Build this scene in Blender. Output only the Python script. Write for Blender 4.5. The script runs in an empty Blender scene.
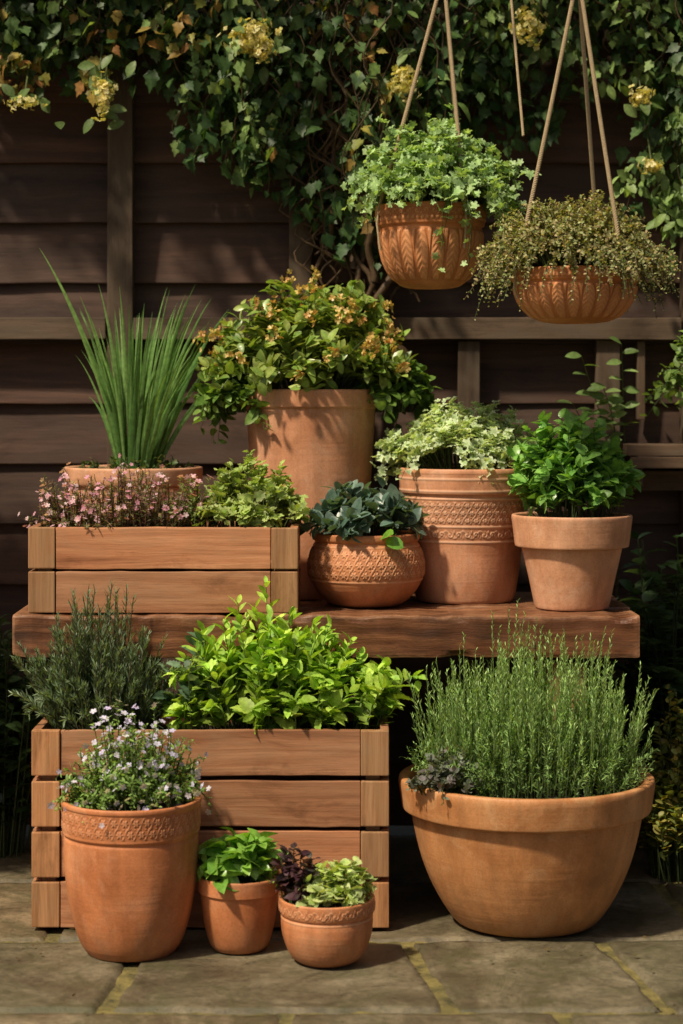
import bpy, bmesh, math, random
import numpy as np
from mathutils import Vector, Matrix, Euler, noise
rng = np.random.default_rng(11); random.seed(5)
PI = math.pi
S = bpy.context.scene
COL = S.collection

# ------------------------------------------------------------------ materials
def nodes(name):
    m = bpy.data.materials.new(name); m.use_nodes = True
    nt = m.node_tree; nt.nodes.clear()
    out = nt.nodes.new('ShaderNodeOutputMaterial')
    b = nt.nodes.new('ShaderNodeBsdfPrincipled')
    nt.links.new(b.outputs[0], out.inputs[0])
    return m, nt, b, out
def N(nt, t, **kw):
    n = nt.nodes.new(t)
    for k, v in kw.items(): setattr(n, k, v)
    return n
def ramp(nt, src, stops):
    r = nt.nodes.new('ShaderNodeValToRGB')
    e = r.color_ramp.elements
    while len(e) < len(stops): e.new(0.5)
    for i, (p, c) in enumerate(stops):
        e[i].position = p
        e[i].color = (c, c, c, 1) if isinstance(c, (int, float)) else (*c, 1)
    nt.links.new(src, r.inputs[0]); return r
def mix(nt, fac, a, b, mode='MIX'):
    m = nt.nodes.new('ShaderNodeMix'); m.data_type = 'RGBA'; m.blend_type = mode
    for sock, val in ((m.inputs[0], fac), (m.inputs[6], a), (m.inputs[7], b)):
        if isinstance(val, bpy.types.NodeSocket): nt.links.new(val, sock)
        elif isinstance(val, (int, float)): sock.default_value = val if sock == m.inputs[0] else (val, val, val, 1)
        else: sock.default_value = (*val, 1)
    return m.outputs[2]
def math_(nt, op, a, b=0.0, clamp=False):
    m = nt.nodes.new('ShaderNodeMath'); m.operation = op; m.use_clamp = clamp
    for i, val in enumerate((a, b)):
        if isinstance(val, bpy.types.NodeSocket): nt.links.new(val, m.inputs[i])
        else: m.inputs[i].default_value = val
    return m.outputs[0]
def noise_tex(nt, vec, scale, detail=5, rough=.6, dist=0.):
    n = nt.nodes.new('ShaderNodeTexNoise')
    n.inputs['Scale'].default_value = scale; n.inputs['Detail'].default_value = detail
    n.inputs['Roughness'].default_value = rough; n.inputs['Distortion'].default_value = dist
    if vec is not None: nt.links.new(vec, n.inputs['Vector'])
    return n.outputs['Fac']
def bump(nt, h, strength, dist, prev=None):
    b = nt.nodes.new('ShaderNodeBump'); b.inputs['Strength'].default_value = strength
    b.inputs['Distance'].default_value = dist
    nt.links.new(h, b.inputs['Height'])
    if prev is not None: nt.links.new(prev, b.inputs['Normal'])
    return b.outputs[0]
def mapping(nt, vec, scale):
    m = nt.nodes.new('ShaderNodeMapping'); m.inputs['Scale'].default_value = scale
    nt.links.new(vec, m.inputs['Vector']); return m.outputs[0]

def mat_foliage(name, rough=.5, trans=.35, spec=.35):
    m, nt, b, out = nodes(name)
    a = N(nt, 'ShaderNodeAttribute', attribute_name='Col')
    c = a.outputs['Color']
    if trans > 0:
        tc = N(nt, 'ShaderNodeTexCoord')
        n = noise_tex(nt, tc.outputs['Object'], 90, 2)
        r = ramp(nt, n, [(.3, .72), (.7, 1.25)])
        c = mix(nt, 1., a.outputs['Color'], r.outputs[0], 'MULTIPLY')
    nt.links.new(c, b.inputs['Base Color'])
    b.inputs['Roughness'].default_value = rough
    b.inputs['Specular IOR Level'].default_value = spec
    if trans > 0:
        t = N(nt, 'ShaderNodeBsdfTranslucent')
        c2 = mix(nt, 1., c, (1.5, 1.45, .5), 'MULTIPLY')
        nt.links.new(c2, t.inputs['Color'])
        ms = N(nt, 'ShaderNodeMixShader'); ms.inputs[0].default_value = trans
        nt.links.new(b.outputs[0], ms.inputs[1]); nt.links.new(t.outputs[0], ms.inputs[2])
        nt.links.new(ms.outputs[0], out.inputs[0])
    return m
M_FOL = mat_foliage('leaf', .48)
M_GLOSS = mat_foliage('leaf_glossy', .33, .3, .5)

def mat_terra(name, c, c_light, relief_tint=.5, stain=.5, bloom=.35):
    m, nt, b, out = nodes(name)
    tc = N(nt, 'ShaderNodeTexCoord'); o = tc.outputs['Object']
    dark = (c[0] * .68, c[1] * .60, c[2] * .52)
    n1 = noise_tex(nt, o, 6.5, 5, .65, .4)
    r1 = ramp(nt, n1, [(.34, 0.), (.62, 1.)])
    col = mix(nt, r1.outputs[0], dark, c)
    n2 = noise_tex(nt, o, 13, 7, .72, .6)
    r2 = ramp(nt, n2, [(.5, 0.), (.75, bloom)])
    col = mix(nt, r2.outputs[0], col, c_light)
    n3 = noise_tex(nt, mapping(nt, o, (30, 30, 2.2)), 1, 4)
    r3 = ramp(nt, n3, [(.38, .74), (.6, 1.05)])
    col = mix(nt, .65, col, mix(nt, 1., col, r3.outputs[0], 'MULTIPLY'))
    n4 = noise_tex(nt, o, 240, 3, .7)
    r4 = ramp(nt, n4, [(.3, .72), (.5, 1.0), (.75, 1.14)])
    col = mix(nt, .65, col, mix(nt, 1., col, r4.outputs[0], 'MULTIPLY'))
    sx = N(nt, 'ShaderNodeSeparateXYZ'); nt.links.new(o, sx.inputs[0])
    z = math_(nt, 'ADD', math_(nt, 'MULTIPLY', sx.outputs[2], -9.), .75)
    zz = math_(nt, 'ADD', z, math_(nt, 'MULTIPLY', math_(nt, 'SUBTRACT', n2, .5), 2.2), True)
    zz = math_(nt, 'MULTIPLY', zz, stain)
    col = mix(nt, zz, col, (.13, .07, .03))
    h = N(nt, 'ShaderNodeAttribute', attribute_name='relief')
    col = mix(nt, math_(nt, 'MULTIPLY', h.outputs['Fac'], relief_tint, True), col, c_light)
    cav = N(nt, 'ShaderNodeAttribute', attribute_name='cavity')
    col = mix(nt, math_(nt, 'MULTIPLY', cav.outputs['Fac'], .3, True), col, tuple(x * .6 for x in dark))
    nt.links.new(col, b.inputs['Base Color'])
    rr = ramp(nt, n2, [(.3, .46), (.7, .68)])
    nt.links.new(rr.outputs[0], b.inputs['Roughness'])
    b.inputs['Specular IOR Level'].default_value = .4
    bb = bump(nt, noise_tex(nt, mapping(nt, o, (4, 4, 110)), 1, 2), .22, .002)
    bb = bump(nt, noise_tex(nt, o, 110, 4, .65), .25, .0015, bb)
    nt.links.new(bb, b.inputs['Normal'])
    return m

def mat_soil():
    m, nt, b, out = nodes('soil')
    tc = N(nt, 'ShaderNodeTexCoord'); o = tc.outputs['Object']
    n = noise_tex(nt, o, 120, 5, .7)
    r = ramp(nt, n, [(.3, (.010, .006, .004)), (.6, (.04, .024, .014)), (.8, (.10, .07, .045))])
    nt.links.new(r.outputs[0], b.inputs['Base Color']); b.inputs['Roughness'].default_value = .95
    nt.links.new(bump(nt, n, 1., .01), b.inputs['Normal'])
    return m
M_SOIL = mat_soil()

def mat_wood(name, c1, c2, c3, rough=.6, weather=0., wcol=(.2, .18, .15), gs=1., fine=.5, bs=1., worn=None):
    m, nt, b, out = nodes(name)
    g = N(nt, 'ShaderNodeAttribute', attribute_name='gc').outputs['Vector']
    rn = N(nt, 'ShaderNodeAttribute', attribute_name='rnd').outputs['Fac']
    n1 = noise_tex(nt, mapping(nt, g, (1.1, 26 * gs, 26 * gs)), 1, 6, .68, 1.0)
    r1 = ramp(nt, n1, [(.3, c1), (.5, c2), (.7, c3)])
    n2 = noise_tex(nt, mapping(nt, g, (9, 260, 260)), 1, 4, .75)
    r2 = ramp(nt, n2, [(.3, .5), (.5, 1.), (.75, 1.25)])
    col = mix(nt, fine, r1.outputs[0], mix(nt, 1., r1.outputs[0], r2.outputs[0], 'MULTIPLY'))
    br = ramp(nt, rn, [(0., (.66, .66, .64)), (.5, (1., 1., 1.)), (1., (1.32, 1.2, 1.1))])
    col = mix(nt, 1., col, br.outputs[0], 'MULTIPLY')
    n3 = noise_tex(nt, mapping(nt, g, (5, 13, 13)), 1, 7, .7, .5)
    r3 = ramp(nt, n3, [(.46, 0.), (.66, weather)])
    col = mix(nt, r3.outputs[0], col, wcol)
    r5 = ramp(nt, n3, [(.30, .5), (.46, 1.)])
    col = mix(nt, .85, col, mix(nt, 1., col, r5.outputs[0], 'MULTIPLY'))
    v = N(nt, 'ShaderNodeTexVoronoi'); v.inputs['Scale'].default_value = 1.
    nt.links.new(mapping(nt, g, (2.6, 13, 13)), v.inputs['Vector'])
    r4 = ramp(nt, v.outputs['Distance'], [(.04, .8), (.10, 0.)])
    col = mix(nt, r4.outputs[0], col, tuple(x * .35 for x in c1))
    if worn:
        geo = N(nt, 'ShaderNodeNewGeometry')
        n6 = noise_tex(nt, mapping(nt, g, (18, 40, 40)), 1, 4, .7)
        rp = ramp(nt, math_(nt, 'ADD', geo.outputs['Pointiness'], math_(nt, 'MULTIPLY', math_(nt, 'SUBTRACT', n6, .5), .12)), [(.52, 0.), (.58, .8)])
        col = mix(nt, rp.outputs[0], col, worn)
    nt.links.new(col, b.inputs['Base Color'])
    rr = ramp(nt, n3, [(.3, rough - .1), (.7, rough + .15)])
    nt.links.new(rr.outputs[0], b.inputs['Roughness'])
    b.inputs['Specular IOR Level'].default_value = .35
    bb = bump(nt, n1, .35 * bs, .002); bb = bump(nt, n2, .35 * bs, .0012, bb); bb = bump(nt, n3, .3 * bs, .004, bb)
    nt.links.new(bb, b.inputs['Normal'])
    return m
M_CRATE = mat_wood('cedar_wood', (.21, .080, .036), (.40, .175, .085), (.54, .275, .15), .5, .35, (.30, .18, .10))
M_CRATE2 = mat_wood('cedar_end_block', (.22, .10, .040), (.39, .195, .09), (.52, .285, .145), .5, .4, (.31, .21, .11))
M_BENCH = mat_wood('bench_wood', (.035, .013, .007), (.11, .043, .020), (.26, .115, .055), .36, .7, (.040, .020, .012), .7, .5, 2.2, (.42, .21, .11))
M_FENCE = mat_wood('fence_wood', (.034, .017, .012), (.068, .035, .024), (.118, .064, .044), .65, .5, (.075, .052, .042), .6)
M_RAIL = mat_wood('fence_rail_wood', (.055, .034, .021), (.10, .064, .040), (.155, .102, .066), .7, .6, (.11, .085, .06), .6)

def mat_stone():
    m, nt, b, out = nodes('sandstone_paving')
    tc = N(nt, 'ShaderNodeTexCoord'); o = tc.outputs['Object']
    rn = N(nt, 'ShaderNodeAttribute', attribute_name='rnd').outputs['Fac']
    n1 = noise_tex(nt, o, 5, 7, .7, .8)
    r1 = ramp(nt, n1, [(.28, (.052, .040, .024)), (.46, (.120, .095, .058)), (.6, (.195, .158, .102)), (.78, (.30, .25, .17))])
    rr = ramp(nt, rn, [(0, (.68, .70, .64)), (.5, (1, 1, .96)), (1, (1.2, 1.08, .96))])
    col = mix(nt, 1., r1.outputs[0], rr.outputs[0], 'MULTIPLY')
    n2 = noise_tex(nt, o, 48, 7, .8)
    r2 = ramp(nt, n2, [(.3, .38), (.5, 1.), (.72, 1.35)])
    col = mix(nt, .95, col, mix(nt, 1., col, r2.outputs[0], 'MULTIPLY'))
    n3 = noise_tex(nt, o, 7, 7, .75, 1.)
    r3 = ramp(nt, n3, [(.48, 0.), (.64, .7)])
    col = mix(nt, r3.outputs[0], col, (.066, .066, .026))
    nt.links.new(col, b.inputs['Base Color'])
    r5 = ramp(nt, n1, [(.3, .40), (.7, .72)])
    nt.links.new(r5.outputs[0], b.inputs['Roughness'])
    bb = bump(nt, n1, .6, .012); bb = bump(nt, n2, .8, .004, bb)
    nt.links.new(bb, b.inputs['Normal'])
    return m
M_STONE = mat_stone()
def mat_simple(name, c1, c2, scale, rough=.9, bs=.8, bd=.01):
    m, nt, b, out = nodes(name)
    tc = N(nt, 'ShaderNodeTexCoord'); o = tc.outputs['Object']
    n = noise_tex(nt, o, scale, 6, .7)
    r = ramp(nt, n, [(.32, c1), (.68, c2)])
    nt.links.new(r.outputs[0], b.inputs['Base Color']); b.inputs['Roughness'].default_value = rough
    nt.links.new(bump(nt, n, bs, bd), b.inputs['Normal'])
    return m
M_JOINT = mat_simple('mossy_joint_sand', (.03, .028, .010), (.24, .19, .055), 22)
M_GROUND = mat_simple('garden_earth', (.05, .045, .02), (.12, .10, .05), 6)
M_ROPE = mat_simple('jute_rope', (.26, .18, .10), (.52, .40, .24), 400, .9, .6, .002)
M_ROCK = mat_simple('rock_stone', (.03, .028, .025), (.11, .10, .09), 18, .8, .8, .02)
M_IRON = mat_simple('wrought_iron', (.015, .013, .012), (.04, .03, .025), 60, .5, .3, .002)

# ------------------------------------------------------------------ mesh utils
def make_mesh(name, V, faces, mats, attrs=None, fmat=None, smooth=True):
    me = bpy.data.meshes.new(name)
    V = np.asarray(V, dtype=np.float32)
    me.vertices.add(len(V)); me.vertices.foreach_set('co', V.ravel())
    idx = np.concatenate([f.ravel() for f in faces]).astype(np.int32)
    tot = np.concatenate([np.full(len(f), f.shape[1]) for f in faces]).astype(np.int32)
    st = np.concatenate([[0], np.cumsum(tot)[:-1]]).astype(np.int32)
    me.loops.add(len(idx)); me.loops.foreach_set('vertex_index', idx)
    me.polygons.add(len(tot)); me.polygons.foreach_set('loop_start', st)
    if fmat is not None: me.polygons.foreach_set('material_index', np.asarray(fmat, dtype=np.int32))
    me.update(calc_edges=True)
    me.polygons.foreach_set('use_smooth', np.full(len(tot), smooth))
    for k, (ty, arr) in (attrs or {}).items():
        a = me.attributes.new(k, ty, 'POINT')
        key = {'FLOAT': 'value', 'FLOAT_VECTOR': 'vector', 'FLOAT_COLOR': 'color'}[ty]
        a.data.foreach_set(key, np.asarray(arr, dtype=np.float32).ravel())
    for m in mats: me.materials.append(m)
    ob = bpy.data.objects.new(name, me); COL.objects.link(ob)
    return ob

def norm(a): return a / np.maximum(np.linalg.norm(a, axis=-1, keepdims=True), 1e-9)

class Fol:
    def __init__(s): s.v = []; s.f = {3: [], 4: []}; s.c = []; s.n = 0
    def add(s, V, F, C):
        s.v.append(V); s.c.append(C); s.f[F.shape[1]].append(F + s.n); s.n += len(V)
    def leaves(s, tpl, O, T, Nn, L, W, col, curl=.2, edge=None, ev=0., rib=.25):
        n = len(O); O = np.asarray(O); T = norm(T); Nn = norm(Nn - (Nn * T).sum(1, keepdims=True) * T)
        Sd = np.cross(T, Nn)
        x, y, z, e, F = tpl['x'], tpl['y'], tpl['z'], tpl['e'], tpl['F']
        L = np.broadcast_to(L, n); W = np.broadcast_to(W, n); curl = np.broadcast_to(curl, n)
        V = (O[:, None] + T[:, None] * (y[None] * L[:, None])[..., None]
             + Sd[:, None] * (x[None] * W[:, None] * .5)[..., None]
             + Nn[:, None] * (z[None] * W[:, None] * .5 - curl[:, None] * L[:, None] * y[None] ** 2)[..., None])
        k = len(x)
        C = np.repeat(col[:, None], k, 1)
        C = C * (1 + rib * (1 - e)[None, :, None] * .6)
        if edge is not None: C = C * (1 - (e * ev)[None, :, None]) + np.array(edge)[None, None] * (e * ev)[None, :, None]
        FF = (F[None] + (np.arange(n) * k)[:, None, None]).reshape(-1, F.shape[1])
        s.add(V.reshape(-1, 3), FF, C.reshape(-1, 3))
    def tube(s, P, r0, r1, col, k=4):
        P = np.asarray(P, float); m = len(P)
        t = norm(np.gradient(P, axis=0)); ref = np.array([.31, .89, .2])
        u = norm(np.cross(t, ref)); w = np.cross(t, u)
        R = np.linspace(r0, r1, m)[:, None, None]
        a = np.arange(k) / k * 2 * PI
        V = P[:, None] + R * (u[:, None] * np.cos(a)[None, :, None] + w[:, None] * np.sin(a)[None, :, None])
        i = np.arange(m - 1)[:, None] * k; j = np.arange(k)[None]; j2 = (j + 1) % k
        F = np.stack([i + j, i + j2, i + k + j2, i + k + j], -1).reshape(-1, 4)
        s.add(V.reshape(-1, 3), F, np.tile(np.array(col, float), (m * k, 1)))
    def blade(s, P, w, side, col):
        P = np.asarray(P); m = len(P); t = np.linspace(0, 1, m)
        W = w * np.minimum(1, (1 - t) * 1.5 + .03) * (.75 + .25 * np.minimum(1, t * 4))
        tg = norm(np.gradient(P, axis=0)); sd = norm(side[None] - (side * tg).sum(1, keepdims=True) * tg)
        nn = np.cross(tg, sd)
        V = np.stack([P - sd * W[:, None] / 2 + nn * W[:, None] * .22, P, P + sd * W[:, None] / 2 + nn * W[:, None] * .22], 1)
        i = np.arange(m - 1)[:, None] * 3; j = np.arange(2)[None]
        F = np.stack([i + j, i + j + 1, i + j + 4, i + j + 3], -1).reshape(-1, 4)
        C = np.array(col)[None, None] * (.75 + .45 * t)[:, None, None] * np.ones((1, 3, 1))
        s.add(V.reshape(-1, 3), F, C.reshape(-1, 3))
    def build(s, name, mat=None):
        V = np.concatenate(s.v); C = np.concatenate(s.c)
        C = np.concatenate([np.clip(C, 0, 1), np.ones((len(C), 1))], 1)
        fs = [np.concatenate(s.f[k]) for k in (3, 4) if s.f[k]]
        return make_mesh(name, V, fs, [mat or M_FOL], {'Col': ('FLOAT_COLOR', C)})

def strip_tpl(ts, ws, fold=.25, ruf=0.):
    x, y, z, e = [], [], [], []
    for i, (t, w) in enumerate(zip(ts, ws)):
        rz = ruf * (1 if i % 2 else -1)
        x += [-w, 0, w]; y += [t, t, t]; z += [fold * w + rz, 0, fold * w - rz]; e += [1, 0, 1]
    F = []
    for i in range(len(ts) - 1):
        for j in range(2): F.append([3 * i + j, 3 * i + j + 1, 3 * i + j + 4, 3 * i + j + 3])
    return dict(x=np.array(x, float), y=np.array(y, float), z=np.array(z, float), e=np.array(e, float), F=np.array(F))
def fan_tpl(pts, cup=.25, c=(0, .45), ruf=.0):
    x = [c[0]] + [p[0] for p in pts]; y = [c[1]] + [p[1] for p in pts]
    z = [0] + [cup * (p[0] ** 2) + ruf * (1 if i % 2 else -1) for i, p in enumerate(pts)]
    n = len(pts)
    F = [[0, 1 + i, 1 + (i + 1) % n] for i in range(n)]
    return dict(x=np.array(x, float), y=np.array(y, float), z=np.array(z, float), e=np.array([0.] + [1.] * n), F=np.array(F))
OVAL = strip_tpl([0, .12, .3, .55, .8, .93, 1], [.05, .45, .88, 1, .68, .32, .02])
ROUND = strip_tpl([0, .1, .3, .6, .85, 1], [.1, .6, .98, 1., .7, .1], .2)
SERR = strip_tpl([0, .1, .2, .28, .4, .47, .6, .67, .8, .86, 1], [.05, .5, .86, .78, 1., .86, .92, .74, .66, .45, .02], .28, .05)
CUPPED = strip_tpl([0, .1, .25, .45, .65, .85, 1], [.08, .55, .9, 1, .9, .55, .03], .42, .06)
NEED = dict(x=np.array([-.7, .7, 1., -1., -.35, .35]), y=np.array([0, 0, .5, .5, 1, 1.]), z=np.array([0, 0, .3, .3, 0, 0.]),
            e=np.array([1, 1, 0, 0, 1, 1.]), F=np.array([[0, 1, 2, 3], [3, 2, 5, 4]]))
PETAL = strip_tpl([0, .4, .8, 1], [.15, .75, 1, .35], .15)
IVY = fan_tpl([(0, .0), (.35, -.12), (.62, .08), (1., .28), (.66, .42), (.62, .62), (.3, .7), (0, 1.), (-.3, .7), (-.62, .62), (-.66, .42), (-1., .28), (-.62, .08), (-.35, -.12)], .15, (0, .3))
def lobes(nl, depth, ruf=.0, k=4):
    pts = []
    for i in range(nl * k + 1):
        a = -PI * .5 + .28 + (2 * PI - .56) * i / (nl * k)
        ph = (i % k) / k
        r = 1 - depth * (abs(math.cos(PI * ph)) ** 3)
        pts.append((r * math.cos(a), .5 + .5 * r * math.sin(a)))
    pts.append((0, .3))
    return fan_tpl(pts, .3, (0, .45), ruf)
GERAN = lobes(7, .25, .06)
PARS = lobes(5, .42, .10)

def pick(cols, n, jit=.18):
    cols = np.array(cols, float); a = cols[rng.integers(0, len(cols), n)]; b = cols[rng.integers(0, len(cols), n)]
    t = rng.uniform(0, 1, (n, 1)); c = a * t + b * (1 - t)
    return c * rng.uniform(1 - jit, 1 + jit, (n, 1))

def bush(F, c, soil, spread, h, ns, nl, L, W, tpl, cols, t0=.3, droop=0., out=.8, along=.45, up=.25, curl=.25,
         stemc=(.10, .14, .05), stemr=.0013, edge=None, ev=0., lean=(0, 0), flat=.9, young=1.25, tipscale=.6, jit=.2, hj=(.7, 1.1), bow=.75, rn=.4, qmin=0.):
    c = np.array(c, float); spread = np.array(spread) if np.ndim(spread) else np.array([spread, spread])
    soil = np.array([soil, soil]) if not np.ndim(soil) else np.array(soil)
    phi = rng.uniform(0, 2 * PI, ns); q = np.sqrt(rng.uniform(qmin, 1, ns))
    cs = np.stack([np.cos(phi), np.sin(phi)], 1)
    P0 = np.concatenate([c[:2] + soil * cs * q[:, None], np.full((ns, 1), c[2])], 1)
    sd = rng.uniform(0, 50)
    cl = np.array([noise.noise(Vector((cs[i, 0] * q[i] * 2.3 + sd, cs[i, 1] * q[i] * 2.3, sd))) for i in range(ns)])
    hh = h * np.sqrt(np.clip(1 - (q * flat) ** 2, .04, 1)) * rng.uniform(*hj, ns) * (1 + .28 * cl)
    P2 = np.concatenate([c[:2] + np.array(lean) + spread * cs * (q * rng.uniform(.82, 1.1, ns) * (1 + .2 * cl))[:, None], (c[2] + hh - droop * q ** 3 * rng.uniform(.6, 1.2, ns))[:, None]], 1)
    P1 = P0 * .45 + P2 * .55; P1[:, 2] = c[2] + hh * bow + droop * .3 * q
    P1 += rng.normal(0, .012, P1.shape)
    tt = np.linspace(t0, 1, nl)[None] + rng.uniform(-.4, .4, (ns, nl)) * (1 - t0) / nl
    tt = np.clip(tt, 0, 1)[..., None]
    P = (1 - tt) ** 2 * P0[:, None] + 2 * tt * (1 - tt) * P1[:, None] + tt ** 2 * P2[:, None]
    TG = norm(2 * (1 - tt) * (P1 - P0)[:, None] + 2 * tt * (P2 - P1)[:, None])
    for i in range(ns):
        t = np.linspace(0, 1, 6)[:, None]
        F.tube((1 - t) ** 2 * P0[i] + 2 * t * (1 - t) * P1[i] + t ** 2 * P2[i], stemr * 1.3, stemr * .6, stemc, 3)
    P = P.reshape(-1, 3); TG = TG.reshape(-1, 3); t = tt.reshape(-1); n = len(P)
    ang = rng.uniform(0, 2 * PI, n)
    u = norm(np.cross(TG, np.array([.2, .3, .93]) + rng.normal(0, .1, (n, 3)))); w = np.cross(TG, u)
    d = u * np.cos(ang)[:, None] + w * np.sin(ang)[:, None]
    T = d * out + TG * along + np.array([0, 0, 1.]) * up
    NN = np.array([0, 0, 1.]) * .8 + TG * .45 + rng.normal(0, rn, (n, 3))
    sc = (1 - (1 - tipscale) * t ** 3) * rng.uniform(.7, 1.15, n)
    col = pick(cols, n, jit) * (.72 + (young - .72) * t ** 2)[:, None]  # lower inner leaves darkened as baked shade and older growth; young tips lighter
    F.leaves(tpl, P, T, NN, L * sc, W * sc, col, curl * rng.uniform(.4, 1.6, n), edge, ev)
    return P2, norm(P2 - P1)

def flowers(F, P, A, size, npet, cols, center=(.5, .38, .06), wid=.7, open_=.25):
    n = len(P); A = norm(A)
    u = norm(np.cross(A, np.array([.3, .2, .9]))); w = np.cross(A, u)
    size = np.broadcast_to(size, n) * rng.uniform(.75, 1.2, n)
    base = pick(cols, n, .08); off = rng.uniform(0, 6, n)
    for j in range(npet):
        a = off + j / npet * 2 * PI
        T = u * np.cos(a)[:, None] + w * np.sin(a)[:, None] + A * open_
        F.leaves(PETAL, P, T, A, size, size * wid, base, .1, rib=0.)
    if center is not None:
        F.leaves(PETAL, P + A * size[:, None] * .12 - u * size[:, None] * .15, u, A, size * .3, size * .3, np.tile(np.array(center, float), (n, 1)), 0., rib=0)

# ------------------------------------------------------------------ boards
def boards_mesh(name, blist, bevel=.002):
    V = []; FS = []; FM = []; G = []; R = []; n0 = 0
    for b in blist:
        bm = bmesh.new(); bmesh.ops.create_cube(bm, size=1.)
        s = Vector(b['s']); ax = max(range(3), key=lambda i: s[i])
        for v in bm.verts: v.co = Vector((v.co.x * s.x, v.co.y * s.y, v.co.z * s.z))
        bv = min(b.get('bev', bevel), min(s) * .3)
        bmesh.ops.bevel(bm, geom=list(bm.edges), offset=bv, segments=2, affect='EDGES', profile=.6)
        sub = b.get('sub', 0)
        if sub:
            es = [e for e in bm.edges if e.calc_length() > s[ax] * .8]
            bmesh.ops.subdivide_edges(bm, edges=es, cuts=sub, use_grid_fill=False)
        if b.get('sub2'):
            es = [e for e in bm.edges if abs((e.verts[0].co - e.verts[1].co)[2]) > s[2] * .6]
            bmesh.ops.subdivide_edges(bm, edges=es, cuts=b['sub2'], use_grid_fill=True)
        seed = random.uniform(0, 50); amp = b.get('rough', 0.)
        order = [ax] + [i for i in range(3) if i != ax]
        rt = Euler(b['rot']).to_matrix() if 'rot' in b else Matrix.Identity(3)
        rv = b.get('rnd', random.random())
        bm.verts.index_update()
        for v in bm.verts:
            co = v.co.copy()
            G.append((co[order[0]] + seed, co[order[1]] + seed * .37, co[order[2]] + seed * .11)); R.append(rv)
            if amp:
                nv = noise.noise_vector(Vector((co[ax] * 5 + seed, seed, 0))) + .7 * noise.noise_vector(Vector((co[ax] * 22 + seed, co[order[1]] * 16, co[order[2]] * 16)))
                if b.get('chip'):
                    k2 = noise.noise(Vector((co[ax] * 14 + seed, 3, co[2] * 3)))
                    edge = 1 if abs(co[2]) > s[2] / 2 - bv * 1.2 else 0
                    if k2 > .15 and edge: nv = nv - Vector((0, math.copysign(1, co[1]), math.copysign(1, co[2]))) * (k2 - .15) * b['chip']
                for k in order[1:]: co[k] += nv[k] * amp
            co = rt @ co + Vector(b['c'])
            V.append(co[:])
        for f in bm.faces:
            FS.append([v.index + n0 for v in f.verts]); FM.append(b.get('mat', 0))
        n0 = len(V); bm.free()
    me = bpy.data.meshes.new(name); me.from_pydata(V, [], FS); me.update()
    a = me.attributes.new('gc', 'FLOAT_VECTOR', 'POINT'); a.data.foreach_set('vector', np.array(G, dtype=np.float32).ravel())
    a = me.attributes.new('rnd', 'FLOAT', 'POINT'); a.data.foreach_set('value', np.array(R, dtype=np.float32))
    me.polygons.foreach_set('material_index', FM)
    ob = bpy.data.objects.new(name, me); COL.objects.link(ob)
    return ob

# ------------------------------------------------------------------ pots
def chaikin(p, it=2):
    p = [np.array(q, float) for q in p]
    for _ in range(it):
        q = [p[0]]
        for a, b in zip(p[:-1], p[1:]): q += [a * .75 + b * .25, a * .25 + b * .75]
        q.append(p[-1]); p = q
    return np.array(p)
def resample(p, step):
    out = [p[0]]
    for a, b in zip(p[:-1], p[1:]):
        L = np.linalg.norm(b - a); k = max(1, int(math.ceil(L / step)))
        for i in range(1, k + 1): out.append(a + (b - a) * i / k)
    return np.array(out)
def sstep(a, b, x):
    t = np.clip((x - a) / (b - a), 0, 1); return t * t * (3 - 2 * t)
def rel_scroll(th, v, H, R0, ncell):
    P = 2 * PI * R0 / ncell; u = th * R0
    i = np.floor(u / P); a = u - (i + .5) * P; sg = np.where(i % 2 == 0, 1., -1.)
    b = (v - H / 2) * sg
    R = .40 * min(H, P * 1.05); r = np.hypot(a, b); an = np.arctan2(b, a)
    sp = np.cos(an - r / R * 2 * PI * 1.15)
    h = sstep(.0, .6, sp) * sstep(R, R * .85, r)
    h = np.maximum(h, sstep(.25 * R, .12 * R, r))
    vine = np.abs((v - H / 2) - .36 * H * np.sin(u / P * PI + PI / 2))
    h = np.maximum(h, sstep(.07 * H, .02 * H, vine) * .9)
    a2 = u - np.round(u / P) * P; b2 = (v - H / 2)
    for sgn in (-1, 1):
        rr = np.hypot(a2 * 1.9, (b2 - sgn * .27 * H)); h = np.maximum(h, sstep(.2 * H, .1 * H, rr) * (.6 + .4 * np.cos(a2 / P * 60)))
    return h * sstep(0, .06 * H, v) * sstep(H, .94 * H, v)
def rel_floral(th, v, H, R0, n):
    rows = max(1, round(H / (2 * PI * R0 / n))); ch = H / rows
    row = np.floor(v / ch); a = ((th * n / (2 * PI)) + .5 * (row % 2)) % 1. - .5; b = (v / ch - row) - .5
    r = np.hypot(a, b); an = np.arctan2(b, a)
    pet = .30 + .09 * np.cos(6 * an)
    h = sstep(pet, pet - .08, r) * (.55 + .45 * sstep(.1, .16, r))
    h = np.maximum(h, sstep(.09, .04, r))
    an2 = np.cos(an * 2 + r * 16)
    h = np.maximum(h, sstep(.1, .6, an2) * sstep(.38, .43, r) * .75)
    return h * sstep(0, .03 * H, v) * sstep(H, .97 * H, v)
def rel_leaf(th, v, H, R0, n):
    a = (th * n / (2 * PI)) % 1. * 2 - 1; t = np.clip(v / H, 0, 1)
    w = np.clip(np.sin(PI * (t * .86 + .1)), 0, 1) ** .55 * .92
    q = np.abs(a) / np.maximum(w, .01)
    h = sstep(1., .8, q) * (.45 + .35 * (1 - q ** 2))
    vein = np.cos((t * 7.5 + np.abs(a) * 1.6) * 2 * PI)
    h = h + .14 * vein * sstep(1., .7, q)
    h = np.maximum(h, sstep(.10, .04, np.abs(a)) * .85)
    b = (th * n / (2 * PI) + .5) % 1. * 2 - 1
    h2 = sstep(.35, .2, np.abs(b) + (1 - t) * .6) * .7
    h = np.maximum(h, h2)
    return h * sstep(0, .05, t) * sstep(1, .95, t)
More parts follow.
